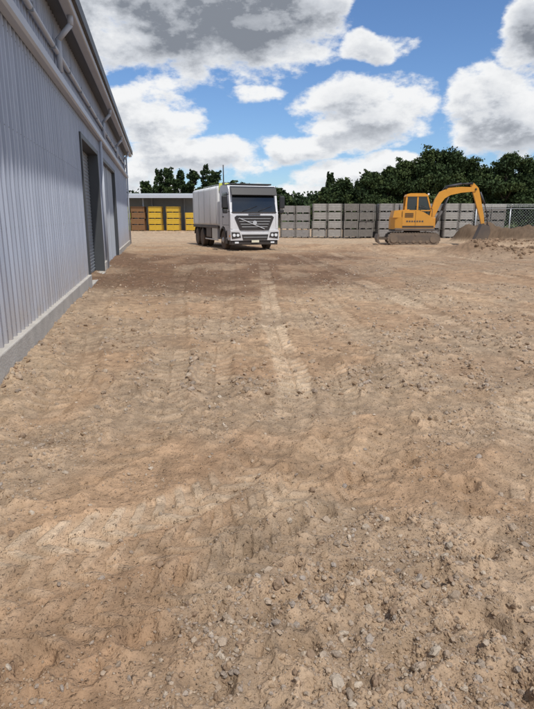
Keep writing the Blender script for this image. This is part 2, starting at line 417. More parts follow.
boxes('concrete_footing',[(-.1,.09,-14,8.05,-.3,.3),(-.1,.09,11.85,13.35,-.3,.3),(-.1,.09,18.85,29.62,-.3,.3),(-16,-.1,29.5,29.66,-.3,.3)],M['concrete'],shed,bevel=.015)
boxes('door_slab',[(-1.5,.10,8.1,11.8,-.3,.05),(-1.5,.10,13.4,18.8,-.3,.05)],M['concrete'],shed)
ribs('roller_door',.08,3.4,8.15,11.75,M['doorgrey'],shed,per=.09,dep=.015,x0=-.22,horizontal=True)
ribs('sliding_door',13.45,18.75,.08,3.4,M['doorlight'],shed,x0=-.08)
boxes('door_frame',[(-.25,.07,8.0,8.12,.02,3.46),(-.25,.07,11.78,11.92,.02,3.46),(-.24,.065,8.12,11.78,3.34,3.46),
   (-.2,.07,13.3,13.42,.02,3.46),(-.2,.07,18.78,18.92,.02,3.46),(-.19,.065,13.42,18.78,3.34,3.46)],M['roofdark'],shed,bevel=.008)
boxes('sliding_door_post',[(-.06,-.02,16.0,16.12,.05,3.38)],M['gutter'],shed)
def profile_run(name,pts,y0,y1,m): return prism(name,pts,'y',y0,y1,m,shed,bevel=.01)
profile_run('door_rail',[(.035,3.82),(.13,3.82),(.16,3.85),(.16,3.97),(.13,4.0),(.035,4.0)],-14,29.5,M['gutter'])
rods('conduit_pipe',[((.05,-14,4.42),(.05,29.4,4.42),.045)],M['gutter'],shed)
boxes('pipe_clips',[(-.0,.10,s,s+.03,4.36,4.48) for s in np.arange(-13,29,1.8)],M['doorgrey'],shed)
boxes('gutter_box',[(.22,.40,-14.2,29.8,5.02,5.16)],M['gutter'],shed,bevel=.03)
dp=[]
for s in (5.5,14.5,21.0,27.0):
    dp+=[((.31,s,5.05),(.31,s,4.86),.05),((.31,s,4.88),(.08,s,4.62),.05),((.08,s,4.64),(.08,s,4.1),.05)]
rods('downpipe',dp,M['gutter'],shed)
rods('wall_downpipe',[((.1,12.6,3.8),(.1,12.6,.1),.045),((.1,29.3,5.0),(.1,29.3,.1),.045)],M['gutter'],shed)
boxes('soffit',[(-.02,.22,-14.2,29.8,5.1,5.14)],M['roofdark'],shed)
prism('roof_sheet',[(.42,5.18),(.44,5.30),(-8,6.95),(-16.3,5.32),(-16.3,5.20),(-8,6.82)],'y',-14.4,30.0,M['roofmetal'],shed)
boxes('roof_fascia',[(.425,.46,-14.4,30.0,5.14,5.36)],M['roofdark'],shed)
prism('gable_end',[(-.04,5.08),(-16,5.08),(-8,6.8)],'y',29.45,29.55,M['wall'],shed)
prism('gable_end_rear',[(-.04,5.08),(-16,5.08),(-8,6.8)],'y',-13.9,-13.8,M['wall'],shed)
boxes('back_wall',[(-16.05,-15.95,-14,29.6,0,5.2)],M['wall'],shed)
boxes('wall_screws',[(.029,.036,s+.16-.006,s+.16+.006,z-.006,z+.006) for s in np.arange(-1,8,.2) for z in(.45,1.5,2.6,3.7)],M['doorgrey'],shed)

# ---------------------------------------------------------------- truck
tk=empty('water_truck',(-.62,28.6,0.0),R(19))
prism('cab_shell',[(.02,.62),(-.02,1.0),(0,1.85),(.05,1.98),(.26,2.93),(.46,3.12),(1.7,3.18),(1.95,3.05),(2.0,1.2),(1.95,.95),(1.72,.95),(1.62,1.12),(1.35,1.2),(1.05,1.12),(.85,.9),(.8,.55)],'x',-1.22,1.22,M['white'],tk,bevel=.055,seg=3)
def slab(name,quads,m,parent,off=.0):
    bm=bmesh.new()
    for q in quads:
        v=[bm.verts.new(p) for p in q]; bm.faces.new(v)
    bmesh.ops.recalc_face_normals(bm,faces=bm.faces)
    bmesh.ops.solidify(bm,geom=bm.faces[:],thickness=.02)
    return bm_done(bm,name,m,parent)
slab('windscreen',[[(-1.12,-.02,1.86),(1.12,-.02,1.86),(1.05,.21,2.88),(-1.05,.21,2.88)]],M['glass'],tk)
boxes('windscreen_seal',[(-1.14,1.14,-.035,.03,1.82,1.875)],M['black'],tk,bevel=.01)
prism('sun_visor',[(-.06,2.64),(-.10,2.67),(.10,3.0),(.32,3.08),(.26,2.9),(.14,2.86)],'x',-1.14,1.14,M['black'],tk,bevel=.01)
boxes('roof_cap',[(-1.05,1.05,.45,1.75,3.15,3.22)],M['black'],tk,bevel=.03)
slab('side_window',[[(s*1.228,.34,2.0),(s*1.228,1.35,1.92),(s*1.228,1.38,2.78),(s*1.228,.55,2.80)] for s in(-1,1)],M['glass'],tk)
boxes('door_seams',[(s*1.222-.003,s*1.222+.006,a,b,c,d) for s in(-1,1) for (a,b,c,d) in((.20,.215,1.1,2.8),(1.44,1.455,1.25,2.9),(.2,1.45,1.24,1.255))],M['black'],tk)
boxes('door_handles',[(s*1.235-.02,s*1.235+.02,1.2,1.4,1.62,1.67) for s in(-1,1)],M['black'],tk,bevel=.008)
prism('grille',[(-1.0,1.62),(-.74,1.00),(.74,1.00),(1.0,1.62),(.9,1.70),(-.9,1.70)],'y',-.055,.02,M['black'],tk,bevel=.015)
boxes('grille_slats',[(-w,w,-.080,-.045,z,z+.022) for w,z in((.84,1.54),(.78,1.41),(.72,1.28),(.66,1.15))],M['silver'],tk,bevel=.006)
bm=bmesh.new(); cyl_into(bm,(-.8,-.085,1.58),(.5,-.085,1.06),.02,None,8); bm_done(bm,'grille_diagonal',M['silver'],tk)
rods('badge',[((0,-.075,1.36),(0,-.10,1.36),.10)],M['silver'],tk,n=20)
boxes('name_panel',[(-.3,.3,-.035,-.01,1.745,1.785)],M['darksteel'],tk)
prism('bumper',[(-1.24,.52),(-1.24,1.0),(-.78,1.0),(-.66,.86),(.66,.86),(.78,1.0),(1.24,1.0),(1.24,.52)],'y',-.12,.5,M['white'],tk,bevel=.04,seg=3)
prism('lower_grille',[(-.62,.54),(-.68,.80),(.68,.80),(.62,.54)],'y',-.135,-.05,M['black'],tk,bevel=.01)
boxes('lower_slats',[(-.6,.6,-.15,-.12,.66,.68)],M['silver'],tk,bevel=.004)
boxes('lower_spoiler',[(-1.2,1.2,-.06,.45,.30,.52)],M['black'],tk,bevel=.03)
prism('headlamp_housing_left',[(-1.18,.60),(-1.2,.92),(-.80,.90),(-.72,.66)],'y',-.14,-.05,M['black'],tk,bevel=.01)
prism('headlamp_housing_right',[(1.18,.60),(1.2,.92),(.80,.90),(.72,.66)],'y',-.14,-.05,M['black'],tk,bevel=.01)
rods('headlamps',[((s*x,-.165,.77),(s*x,-.13,.77),r) for s in(-1,1) for x,r in((1.07,.075),(.88,.07))],M['lamp'],tk,n=20)
boxes('indicators',[(s*1.225-.03,s*1.225+.03,-.05,.12,.68,.78) for s in(-1,1)],M['amber'],tk,bevel=.01)
boxes('fog_lamps',[(s*.92-.1,s*.92+.1,-.08,-.04,.37,.46) for s in(-1,1)],M['lamp'],tk,bevel=.015)
boxes('number_plate',[(-.19,.19,-.165,-.152,.42,.53)],M['plate'],tk)
boxes('corner_panels',[(s*1.16-.07,s*1.16+.07,-.045,.06,1.05,1.80) for s in(-1,1)],M['white'],tk,bevel=.03)
rods('wipers',[((-.6,-.05,1.90),(.15,.02,2.15),.012),((.2,-.05,1.90),(.9,.02,2.15),.012)],M['black'],tk,n=6)
boxes('mirrors',[(s*1.47-.13,s*1.47+.13,.02,.16,2.05,2.62) for s in(-1,1)]+[(s*1.45-.11,s*1.45+.11,.02,.15,1.80,1.99) for s in(-1,1)],M['black'],tk,bevel=.035)
rods('mirror_arms',[((s*1.2,.25,2.7),(s*1.48,.1,2.66),.02) for s in(-1,1)]+[((s*1.2,.12,1.9),(s*1.45,.1,1.84),.02) for s in(-1,1)]+[((s*1.48,.1,2.66),(s*1.48,.1,1.84),.018) for s in(-1,1)],M['black'],tk,n=8)
boxes('cab_steps',[(s*1.2-.06,s*1.2+.05,.42,.82,.34,.6) for s in(-1,1)]+[(s*1.16-.06,s*1.16+.05,.5,.85,.62,1.0) for s in(-1,1)],M['black'],tk,bevel=.02)
for s in(-1,1):
    arc=[(1.35+.62*math.cos(a),.52+.62*math.sin(a)) for a in np.linspace(R(10),R(170),14)]
    arc2=[(1.35+.56*math.cos(a),.52+.56*math.sin(a)) for a in np.linspace(R(170),R(10),14)]
    prism('wheel_arch',arc+arc2,'x',s*.85,s*1.26,M['black'],tk)
def wheel(x,y,side,dual=False):
    bm=bmesh.new(); r=.5; w=.3
    lathe(bm,[(0,.28),(0,.44),(.03,.49),(.06,r),(w-.06,r),(w-.03,.49),(w,.44),(w,.28)],(x,y,r),'x',36,side)
    bm_done(bm,'tyre',M['rubber'],tk)
    bm=bmesh.new()
    if dual: lathe(bm,[(.02,.275),(w-.01,.275),(w-.02,.22),(w-.14,.18),(w-.14,.1),(w-.02,.09),(w-.02,.02)],(x,y,r),'x',28,side)
    else: lathe(bm,[(.02,.275),(w-.01,.275),(w-.03,.24),(w-.02,.16),(w+.04,.10),(w+.06,.08),(w+.06,.02)],(x,y,r),'x',28,side)
    bm_done(bm,'rim',M['silver'],tk)
    rods('wheel_nuts',[((x+side*(w-.03),y+.14*math.cos(a),r+.14*math.sin(a)),(x+side*(w+.0),y+.14*math.cos(a),r+.14*math.sin(a)),.018) for a in np.linspace(0,2*math.pi,9)[:-1]],M['steel'],tk,n=6)
for s in(-1,1):
    wheel(s*.92,1.35,s)
    for yy in(6.2,7.57):
        wheel(s*.92,yy,s,True); wheel(s*.58,yy,s,True)
boxes('chassis_rails',[(s*.42-.05,s*.42+.05,.6,8.5,.72,1.0) for s in(-1,1)]+[(-.4,.4,y,y+.12,.74,.98) for y in(2.4,4.2,5.6,8.3)],M['darksteel'],tk)
boxes('axles',[(-.9,.9,y-.08,y+.08,.42,.58) for y in(1.35,6.2,7.57)]+[(-.35,.35,.6,2.2,.6,1.15)],M['darksteel'],tk,bevel=.03)
prism('fuel_tank',[(-1.2,.5),(-1.2,1.08),(-.6,1.08),(-.6,.5)],'y',2.6,3.8,M['silver'],tk,bevel=.08,seg=3)
prism('air_tank',[(1.2,.5),(1.2,1.08),(.6,1.08),(.6,.5)],'y',2.6,4.2,M['black'],tk,bevel=.06)
boxes('tool_box',[(-1.2,-.6,4.05,5.2,.55,1.08)],M['darksteel'],tk,bevel=.03)
boxes('side_guards',[(s*1.2-.02,s*1.2+.02,2.5,5.4,z,z+.07) for s in(-1,1) for z in(.42,)],M['silver'],tk,bevel=.01)
for s in(-1,1):
    for yy in(6.2,7.57):
        arc=[(yy+.64*math.cos(a),.5+.64*math.sin(a)) for a in np.linspace(R(15),R(165),12)]
        arc2=[(yy+.61*math.cos(a),.5+.61*math.sin(a)) for a in np.linspace(R(165),R(15),12)]
        prism('mudguard',arc+arc2,'x',s*.55,s*1.25,M['black'],tk)
def rrect(w,z0,z1,r,n=8):
    pts=[];cx=w-r
    for (sx,cz,a0) in((1,z1-r,0),(-1,z1-r,90),(-1,z0+r,180),(1,z0+r,270)):
        for i in range(n+1):
            a=R(a0+90*i/n); pts.append((sx*cx+r*math.cos(a),cz+r*math.sin(a)))
    return pts
bm=bmesh.new(); secs=[]
for (y,k) in((2.36,.93),(2.375,.975),(2.42,1),(8.45,1),(8.5,.975),(8.52,.93)):
    p=rrect(1.24*k,2.19-1.04*k,2.19+1.03*k,.20*k); secs.append([bm.verts.new((a,y,b)) for a,b in p])
for a,b in zip(secs[:-1],secs[1:]):
    for i in range(len(a)): bm.faces.new((a[i],a[(i+1)%len(a)],b[(i+1)%len(a)],b[i]))
bm.faces.new(secs[0]); bm.faces.new(secs[-1][::-1])
o=bm_done(bm,'tank_body',M['tank'],tk)
for p in o.data.polygons: p.use_smooth=len(p.vertices)==4
for yy in (2.6,4.0,5.4,6.8,8.2):
    bm=bmesh.new(); A=[bm.verts.new((a,yy,b)) for a,b in rrect(1.26,1.13,3.24,.21)]; B=[bm.verts.new((a,yy+.08,b)) for a,b in rrect(1.26,1.13,3.24,.21)]
    for i in range(len(A)): bm.faces.new((A[i],A[(i+1)%len(A)],B[(i+1)%len(A)],B[i]))
    bm_done(bm,'tank_rib',M['tank'],tk)
boxes('tank_lower_rail',[(s*1.19-.05,s*1.19+.05,2.4,8.5,1.06,1.18) for s in(-1,1)],M['darksteel'],tk,bevel=.01)
boxes('tank_cradle',[(-1.1,1.1,y,y+.15,1.0,1.14) for y in(2.7,4.2,5.7,7.0,8.1)],M['darksteel'],tk)
boxes('tank_header_board',[(-1.15,-.6,2.27,2.32,2.95,3.32)],M['limeyel'],tk,bevel=.01)
rods('tank_hatch',[((0,y,3.2),(0,y,3.32),.28) for y in(4.0,6.6)],M['tank'],tk,n=24)
rl=[]
for y in(2.7,4.1,5.5,6.9,8.2): rl.append(((-.6,y,3.18),(-.6,y,3.38),.012))
rl.append(((-.6,2.7,3.38),(-.6,8.2,3.38),.012))
rods('tank_handrail',rl,M['galv'],tk,n=8)
rods('exhaust_stack',[((-.95,2.14,1.0),(-.95,2.14,3.35),.06),((-.95,2.14,3.3),(-.95,2.16,4.2),.028)],M['darksteel'],tk)

# ---------------------------------------------------------------- excavator (boom points to +X)
ex=empty('excavator',(8.98,36.2,0.0),R(-6))
def stadium(L,H,n=10):
    r=H/2; pts=[]
    for i in range(n+1):
        a=R(-90+180*i/n); pts.append((L/2-r+r*math.cos(a),r+r*math.sin(a)))
    for i in range(n+1):
        a=R(90+180*i/n); pts.append((-L/2+r+r*math.cos(a),r+r*math.sin(a)))
    return pts
for s in(-1,1):
    y0=s*1.1;y1=s*.66
    prism('track_belt',stadium(3.1,.70),'y',min(y0,y1),max(y0,y1),M['track'],ex)
    prism('track_frame',[(p[0]*.86,p[1]*.62+.13) for p in stadium(3.1,.70)],'y',s*1.115,s*1.02,M['darksteel'],ex)
    bm=bmesh.new(); P=stadium(3.1,.70,14)
    L=[0]
    for i in range(len(P)): L.append(L[-1]+math.dist(P[i],P[(i+1)%len(P)]))
    tot=L[-1]; npad=44
    for k in range(npad):
        d=tot*k/npad
        i=max(j for j in range(len(P)) if L[j]<=d); a=P[i];b=P[(i+1)%len(P)]; f=(d-L[i])/max(1e-6,L[i+1]-L[i])
        px,pz=a[0]+(b[0]-a[0])*f,a[1]+(b[1]-a[1])*f; ang=math.atan2(b[1]-a[1],b[0]-a[0])
        bmesh.ops.create_cube(bm,size=1,matrix=Matrix.Translation((px,s*.88,pz))@Matrix.Rotation(-ang,4,'Y')@Matrix.Diagonal((.10,.46,.05,1)))
    bm_done(bm,'track_pads',M['track'],ex)
    rods('rollers',[((x,s*1.08,.2),(x,s*1.14,.2),.09) for x in(-.8,-.4,0,.4,.8)]+[((x,s*1.08,.35),(x,s*1.15,.35),.23) for x in(-1.18,1.18)]+[((.1,s*1.08,.6),(.1,s*1.14,.6),.06)],M['track'],ex,n=18)
boxes('under_frame',[(-.7,.7,-.7,.7,.3,.68)],M['darksteel'],ex,bevel=.04)
rods('slew_ring',[((0,0,.66),(0,0,.82),.5)],M['black'],ex,n=28)
prism('dozer_blade',[(-2.1,.08),(-2.2,.35),(-2.12,.62),(-2.04,.6),(-2.1,.35),(-2.0,.1)],'y',-1.1,1.1,M['darksteel'],ex)
boxes('blade_arms',[(-2.08,-.6,s*.4-.06,s*.4+.06,.28,.42) for s in(-1,1)],M['darksteel'],ex)
boxes('deck',[(-1.15,1.2,-1.08,1.08,.82,.98)],M['darksteel'],ex,bevel=.03)
cw=[(-.75,-1.08),(-1.15,-.95),(-1.36,-.6),(-1.42,0),(-1.36,.6),(-1.15,.95),(-.75,1.08)]
prism('counterweight',cw,'z',.92,1.62,M['orange'],ex,bevel=.06,seg=3)
prism('counterweight_skirt',[(a*.99,b*.97) for a,b in cw],'z',.80,.93,M['black'],ex)
prism('engine_cover',[(-1.3,1.60),(-1.22,2.02),(-.35,2.08),(-.3,1.0),(-.74,1.0),(-.74,1.6)],'y',-1.02,1.02,M['orange'],ex,bevel=.05,seg=3)
prism('side_body',[(-.74,.98),(-.74,2.02),(.1,2.04),(.5,1.92),(1.02,1.62),(1.14,1.3),(1.14,.98)],'y',-1.06,-.3,M['orange'],ex,bevel=.05,seg=3)
boxes('side_vents',[(-.6,-.1,-1.075,-1.05,1.62+.07*i,1.655+.07*i) for i in range(4)]+[(-.72,1.12,-1.072,-1.05,1.02,1.12)],M['black'],ex)
boxes('side_lettering',[(-.5+.15*i,-.40+.15*i,-1.07,-1.055,1.34,1.43) for i in range(7)],M['darksteel'],ex)
boxes('panel_seams',[(.02,.035,-1.068,-1.05,1.0,1.98),(-.76,-.745,-1.068,-1.05,1.0,1.98)],M['black'],ex)
rods('engine_exhaust',[((-.85,-.3,2.0),(-.85,-.3,2.38),.045)],M['black'],ex)
cabp=[(-.42,.98),(-.46,2.0),(-.40,2.88),(-.30,2.98),(.72,2.98),(.90,2.86),(1.12,2.0),(1.14,.98)]
prism('cab_interior',[(a*.93+.02,b*.97+.02) for a,b in cabp],'y',.02,1.0,M['glass'],ex)
def beam2d(a,b,w):
    d=Vector((b[0]-a[0],b[1]-a[1])).normalized(); n=Vector((-d.y,d.x))*w/2
    return [(a[0]+n.x,a[1]+n.y),(b[0]+n.x,b[1]+n.y),(b[0]-n.x,b[1]-n.y),(a[0]-n.x,a[1]-n.y)]
for y0,y1 in((-.03,.05),(.99,1.06)):
    for a,b,w in(((-.42,1.0),(-.44,2.0),.09),((-.44,2.0),(-.40,2.9),.10),((.28,1.0),(.26,2.9),.09),((.82,2.9),(1.10,2.0),.08),((1.10,2.0),(1.12,1.0),.08),((-.42,2.02),(1.1,2.02),.07)):
        prism('cab_pillar',beam2d(a,b,w),'y',y0,y1,M['orange'],ex)
boxes('cab_lower',[(-.42,1.12,.99,1.07,.98,1.7),(-.40,-.36,.0,1.0,1.0,2.3)],M['orange'],ex)
prism('cab_roof',[(-.46,2.86),(-.40,3.0),(-.2,3.05),(.66,3.05),(.88,2.93),(.86,2.86)],'y',-.06,1.09,M['orange'],ex,bevel=.03)
rods('cab_handrail',[((1.0,-.98,1.65),(1.0,-.98,2.1),.018),((1.0,-.98,2.1),(.3,-.98,2.3),.018),((.3,-.98,2.3),(.3,-.98,1.95),.018)],M['black'],ex,n=8)
boxes('work_light',[(.86,.96,.1,.25,2.95,3.05)],M['lamp'],ex,bevel=.01)
def thick(path,ws):
    up=[];dn=[]
    for i,p in enumerate(path):
        a=path[max(0,i-1)];b=path[min(len(path)-1,i+1)]
        d=Vector((b[0]-a[0],b[1]-a[1])).normalized(); n=Vector((-d.y,d.x))*ws[i]/2
        up.append((p[0]+n.x,p[1]+n.y)); dn.append((p[0]-n.x,p[1]-n.y))
    return up+dn[::-1]
bpth=[(1.05,1.25),(1.20,1.85),(1.44,2.55),(1.68,2.93),(2.1,3.14),(2.8,3.24),(3.62,3.26)]
prism('boom',thick(bpth,[.24,.34,.44,.50,.44,.34,.24]),'y',-.15,.15,M['orange'],ex,bevel=.02)
boxes('boom_foot',[(.95,1.35,-.30,-.2,1.0,1.6),(.95,1.35,.2,.30,1.0,1.6)],M['orange'],ex,bevel=.03)
spth=[(3.40,3.58),(3.62,3.26),(3.80,2.7),(4.12,1.65),(4.22,1.20)]
prism('stick',thick(spth,[.20,.38,.34,.24,.18]),'y',-.11,.11,M['orange'],ex,bevel=.02)
rods('boom_cylinder',[((1.3,s*.21,1.15),(1.72,s*.21,2.0),.07) for s in(-1,1)]+[((1.72,s*.21,2.0),(2.05,s*.21,2.8),.04) for s in(-1,1)],M['darksteel'],ex)
rods('stick_cylinder',[((1.9,0,3.42),(2.8,0,3.58),.075),((2.8,0,3.58),(3.38,0,3.62),.04)],M['darksteel'],ex)
rods('bucket_cylinder',[((3.93,0,3.1),(4.24,0,2.4),.065),((4.24,0,2.4),(4.46,0,1.73),.036),((4.46,0,1.73),(4.18,0,1.43),.045),((4.46,0,1.73),(4.50,0,1.13),.04)],M['darksteel'],ex)
rods('pins',[((x,-.19,z),(x,.19,z),.06) for x,z in((3.62,3.26),(4.22,1.20),(4.46,1.73),(1.9,3.36),(3.39,3.60),(2.05,2.8),(4.5,1.13))],M['black'],ex)
rods('hydraulic_hoses',[((1.35,.1,2.75),(1.9,.1,3.48),.02),((1.9,.1,3.48),(2.9,.1,3.56),.02),((2.9,.1,3.56),(3.7,.1,3.48),.02)],M['black'],ex,n=8)
bk=[(a-.42,b-.22) for a,b in[(4.54,1.45),(4.98,1.32),(5.04,.95),(4.92,.55),(4.60,.28),(4.16,.22),(4.04,.08),(3.96,.26),(4.14,.42),(4.34,.9)]]
prism('bucket',bk,'y',-.38,.38,M['darksteel'],ex,bevel=.02)
boxes('bucket_teeth',[(3.46,3.66,y-.04,y+.04,-.16,-.04) for y in(-.32,-.1,.1,.32)],M['steel'],ex)

# ---------------------------------------------------------------- bins
def bin_stack(name,x,y,rz,rowsc,m,post,bw=1.16,bh=.66,bd=1.16,slats=5,gap=.05):
    e=empty(name,(x,y,0),rz)
    A=[];B=[];D=[]
    for c,nrow in enumerate(rowsc):
        x0=c*(bw+gap)
        for r in range(nrow):
            jx=random.uniform(-.04,.04); jy=random.uniform(-.07,.07)
            a=x0+jx; z=.02+r*(bh+.015); yb=jy
            D.append((a+.05,a+bw-.05,yb+.05,yb+bd-.05,z+.09,z+bh-.02))
            for px in(a,a+bw/2-.06,a+bw-.12):
                B.append((px,px+.12,yb,yb+bd,z,z+.09))
            sh=(bh-.10)/slats
            for k in range(slats):
                z0=z+.095+k*sh
                A.append((a+.0,a+bw,yb-.004,yb+.02,z0,z0+sh-.014)); A.append((a-.004,a+.02,yb+.03,yb+bd,z0,z0+sh-.014)); A.append((a+bw-.02,a+bw+.004,yb+.03,yb+bd,z0,z0+sh-.014))
            for px in(a+.01,a+bw-.09): B.append((px,px+.08,yb-.03,yb-.006,z+.095,z+bh-.02))
    boxes('bin_slats',A,m,e); boxes('bin_posts',B,post,e); boxes('bin_core',D,M['darksteel'],e)
    return e
M['gw3']=mat('weathered_wood_pale',(0.34,0.32,0.29),0.9,var=.3,scale=5,bump=.3)
x=1.1
for i in range(7):
    bin_stack('wooden_bin_stack',x,47+random.uniform(-.3,.3)+.02*i,R(random.uniform(-3,3)),(4,4),(M['greywood'],M['gw3'],M['greywood2'],M['greywood'])[i%4],M['greywood2'],slats=(5,4)[i%2],bh=.645+random.uniform(-.03,.02))
    x+=2.50+random.uniform(.0,.22)
for i in range(3): bin_stack('wooden_bin_stack',8+2.6*i,49.4,0,(4,4),M['greywood2'],M['greywood2'])
bin_stack('wooden_bin_stack',-1.6,47.2,0,(4,4),M['greywood'],M['greywood2'])
M['ybpost']=mat('yellow_dark',(.36,.21,.03),.6)
for x0,m,p,n in((-18.4,'limeyel','ybpost',4),(-16.6,'brownbin','brownbin',4),(-14.5,'yellow','ybpost',4),(-12.3,'yellow','ybpost',4),(-10.0,'yellow','ybpost',3)):
    bin_stack('plastic_bin_stack',x0,71.6,0,(n,),M[m],M[p],bw=1.65,bh=.72,slats=3)

sh=empty('open_shelter',(-24,72,0))
prism('roof',[(-1,4.05),(-1,4.22),(7,4.75),(7,4.55)],'x',0,17,M['galv'],sh)
boxes('fascia',[(-.1,17.1,-1.08,-1.0,3.9,4.26)],M['gutter'],sh)
boxes('posts',[(a,a+.16,.9,1.06,0,4.1) for a in(.3,8.6,16.5)]+[(a,a+.16,6.5,6.66,0,4.5) for a in(.3,4.5,8.6,12.9,16.5)],M['steel'],sh)
boxes('back_cladding',[(0,17,6.7,6.78,0,4.5)],M['doorgrey'],sh)
wh=empty('white_warehouse',(-8,100,0))
boxes('walls',[(-6,6,0,12,0,3.6)],M['gutter'],wh)
prism('roof',[(-6.4,3.6),(0,5.0),(6.4,3.6)],'y',-.4,12.4,M['galv'],wh)
boxes('door_opening',[(-2,2,-.02,.1,0,3.0)],M['black'],wh)

# ---------------------------------------------------------------- fence
fe=empty('wire_fence',(16.2,45.5,0),R(-3))
pr=[]
for i in range(9):
    pr.append(((i*2.6,0,0),(i*2.6,0,2.3),.045)); pr.append(((i*2.6,0,2.28),(i*2.6-.02,-.28,2.6),.03))
pr+=[((0,0,2.28),(20.8,0,2.28),.025)]
rods('posts_and_rail',pr,M['galv'],fe,n=8)
bm=bmesh.new()
s=.22; k=-2.3
while k<20.8:
    for sg in(1,-1):
        a=(k,0,.03) if sg>0 else (k+2.2,0.0,.03); b=(k+2.2,0,2.25) if sg>0 else (k,0,2.25)
        cyl_into(bm,a,b,.003,None,3)
    k+=s
for z,yy in((2.42,-.12),(2.52,-.2),(2.6,-.28)): cyl_into(bm,(0,yy,z),(20.8,yy,z),.005,None,3)
bm_done(bm,'wire_mesh',M['galv'],fe)

# ---------------------------------------------------------------- trees
class Soup:
    def __init__(s): s.V=[];s.F=[];s.C=[];s.n=0
    def leaves(s,c,rad,n,size,colr,shell=.55):
        d=rng.normal(size=(n,3)); d/=np.linalg.norm(d,axis=1)[:,None]
        r=shell+(1-shell)*rng.random(n)
        r*= (0.8+.35*rng.random(n))
        P=np.array(c)+d*r[:,None]*np.array(rad)
        a=rng.normal(size=(n,3)); a/=np.linalg.norm(a,axis=1)[:,None]
        b=np.cross(a,rng.normal(size=(n,3))); b/=np.linalg.norm(b,axis=1)[:,None]
        sz=size*rng.uniform(.5,1.3,n)[:,None]
        a=a*sz; b=b*sz*.6
        q=np.stack([P-a-b*.3,P+a*.2-b,P+a+b*.3,P-a*.2+b],1)
        s.V.append(q.reshape(-1,3)); s.F.append(np.arange(n*4).reshape(n,4)+s.n); s.n+=n*4
        cc=np.array(colr)*rng.uniform(.6,1.35,(n,1))
        s.C.append(np.repeat(cc,4,0))
    def limb(s,p0,p1,r0,r1,k=6,colr=(.10,.08,.06)):
        p0=np.array(p0,float);p1=np.array(p1,float); d=p1-p0; d/=np.linalg.norm(d)
        u=np.cross(d,[.3,.9,.1]); u/=np.linalg.norm(u); w=np.cross(d,u)
        an=np.linspace(0,2*np.pi,k+1)[:-1]
        c=np.cos(an)[:,None]*u+np.sin(an)[:,None]*w
        s.V.append(np.concatenate([p0+c*r0,p1+c*r1])); i=np.arange(k)
        s.F.append(np.stack([i,(i+1)%k,(i+1)%k+k,i+k],1)+s.n); s.n+=2*k
        s.C.append(np.tile(np.array(colr),(2*k,1)))
    def done(s,name):
        me=raw_mesh(name,np.concatenate(s.V),np.concatenate(s.F),np.concatenate(s.C),4); return add(name,me,M['leaf'])
G1=(.042,.066,.025);G2=(.06,.085,.03);G3=(.028,.046,.019)
def broad(name,x,y,H,w,dens=1.0,base=.25,colr=G1,leaf=.2):
    s=Soup()
    s.limb((x,y,-.1),(x+.1,y,H*.35),.035*H*.8,.025*H*.7); s.limb((x+.1,y,H*.35),(x-.1,y,H*.8),.018*H,.006*H)
    nb=int(26*dens)+5
    for i in range(nb):
        t=base+(1-base)*random.random()**.8; prof=math.sin(math.pi*min(1,(t-base)/(1-base)*.74+.2))
        a=random.uniform(0,2*math.pi); rr=w*prof*random.uniform(.2,.85)
        c=(x+rr*math.cos(a),y+rr*math.sin(a),H*t*.93)
        s.limb((x,y,H*max(.2,t-.25)),c,.012*H,.004*H,5)
        br=w*random.uniform(.22,.42)
        cl=random.choice([colr,G1,G2,G3])
        s.leaves(c,(br,br,br*.7),int(300*br*br/ (leaf/.22)**2*.7)+70,leaf,cl,.4)
        for k in range(4):
            o=(c[0]+random.uniform(-1,1)*br,c[1]+random.uniform(-1,1)*br,c[2]+random.uniform(-.2,.9)*br)
            s.leaves(o,(br*.45,br*.45,br*.35),34,leaf*.85,random.choice([cl,G2]),.1)
    return s.done(name)
def pine(name,x,y,H,w):
    s=Soup(); s.limb((x,y,-.1),(x,y,H),.018*H,.004*H)
    z=H*.3
    while z<H*1.0:
        f=(z/H-.3)/.7; L=w*(1-.75*f)*random.uniform(.7,1.1)
        for k in range(6):
            if random.random()<.15: continue
            a=k*1.05+random.uniform(0,6)
            e=(x+L*math.cos(a),y+L*math.sin(a),z+L*.25+random.uniform(-.3,.3))
            s.limb((x,y,z),e,.05,.02,4)
            s.leaves(e,(L*.4,L*.4,.5),75,.17,random.choice([G1,G3]),.1)
            s.leaves(((x+e[0])/2,(y+e[1])/2,(z+e[2])/2),(L*.35,L*.35,.4),45,.16,G3,.1)
        z+=H*.055*random.uniform(.8,1.2)
    s.leaves((x,y,H),(.3,.3,.5),30,.14,G3,.1)
    return s.done(name)
for (x,H,w) in((8.2,5.6,1.9),(11.2,6.8,2.9),(14.2,8.0,3.3),(17.2,8.4,3.3),(19.6,9.4,3.5),(22.7,10.7,4.2),(25.6,10.5,4.0),(28.4,10.0,3.9),(31,9.4,3.6),(33.6,10.0,3.8),(36.8,9.5,3.8),(40.0,9.7,3.8),(45,10.5,3.8)):
    broad('broadleaf_tree',x,84+random.uniform(-3,3),H,w,1.2,.12)
pine('conifer_tree',9.6,90,7.8,1.2)
s=Soup()
for i in range(230):
    x=random.uniform(5,75); t=random.random(); H=(2.0+6.3*min(1,max(0,(x-5)/16)))*random.uniform(.3,1)
    s.leaves((x,89+random.uniform(-2,4),H*.80),(2.5,1.8,1.9),380,.28,random.choice([G1,G3,G3,G2]),.2)
for i in range(70):
    x=random.uniform(8,75); s.leaves((x,80+random.uniform(-1,1.5),random.uniform(.4,1.8)),(1.8,1.0,1.2),190,.22,random.choice([G1,G3,G3]),.2)
s.done('distant_trees')
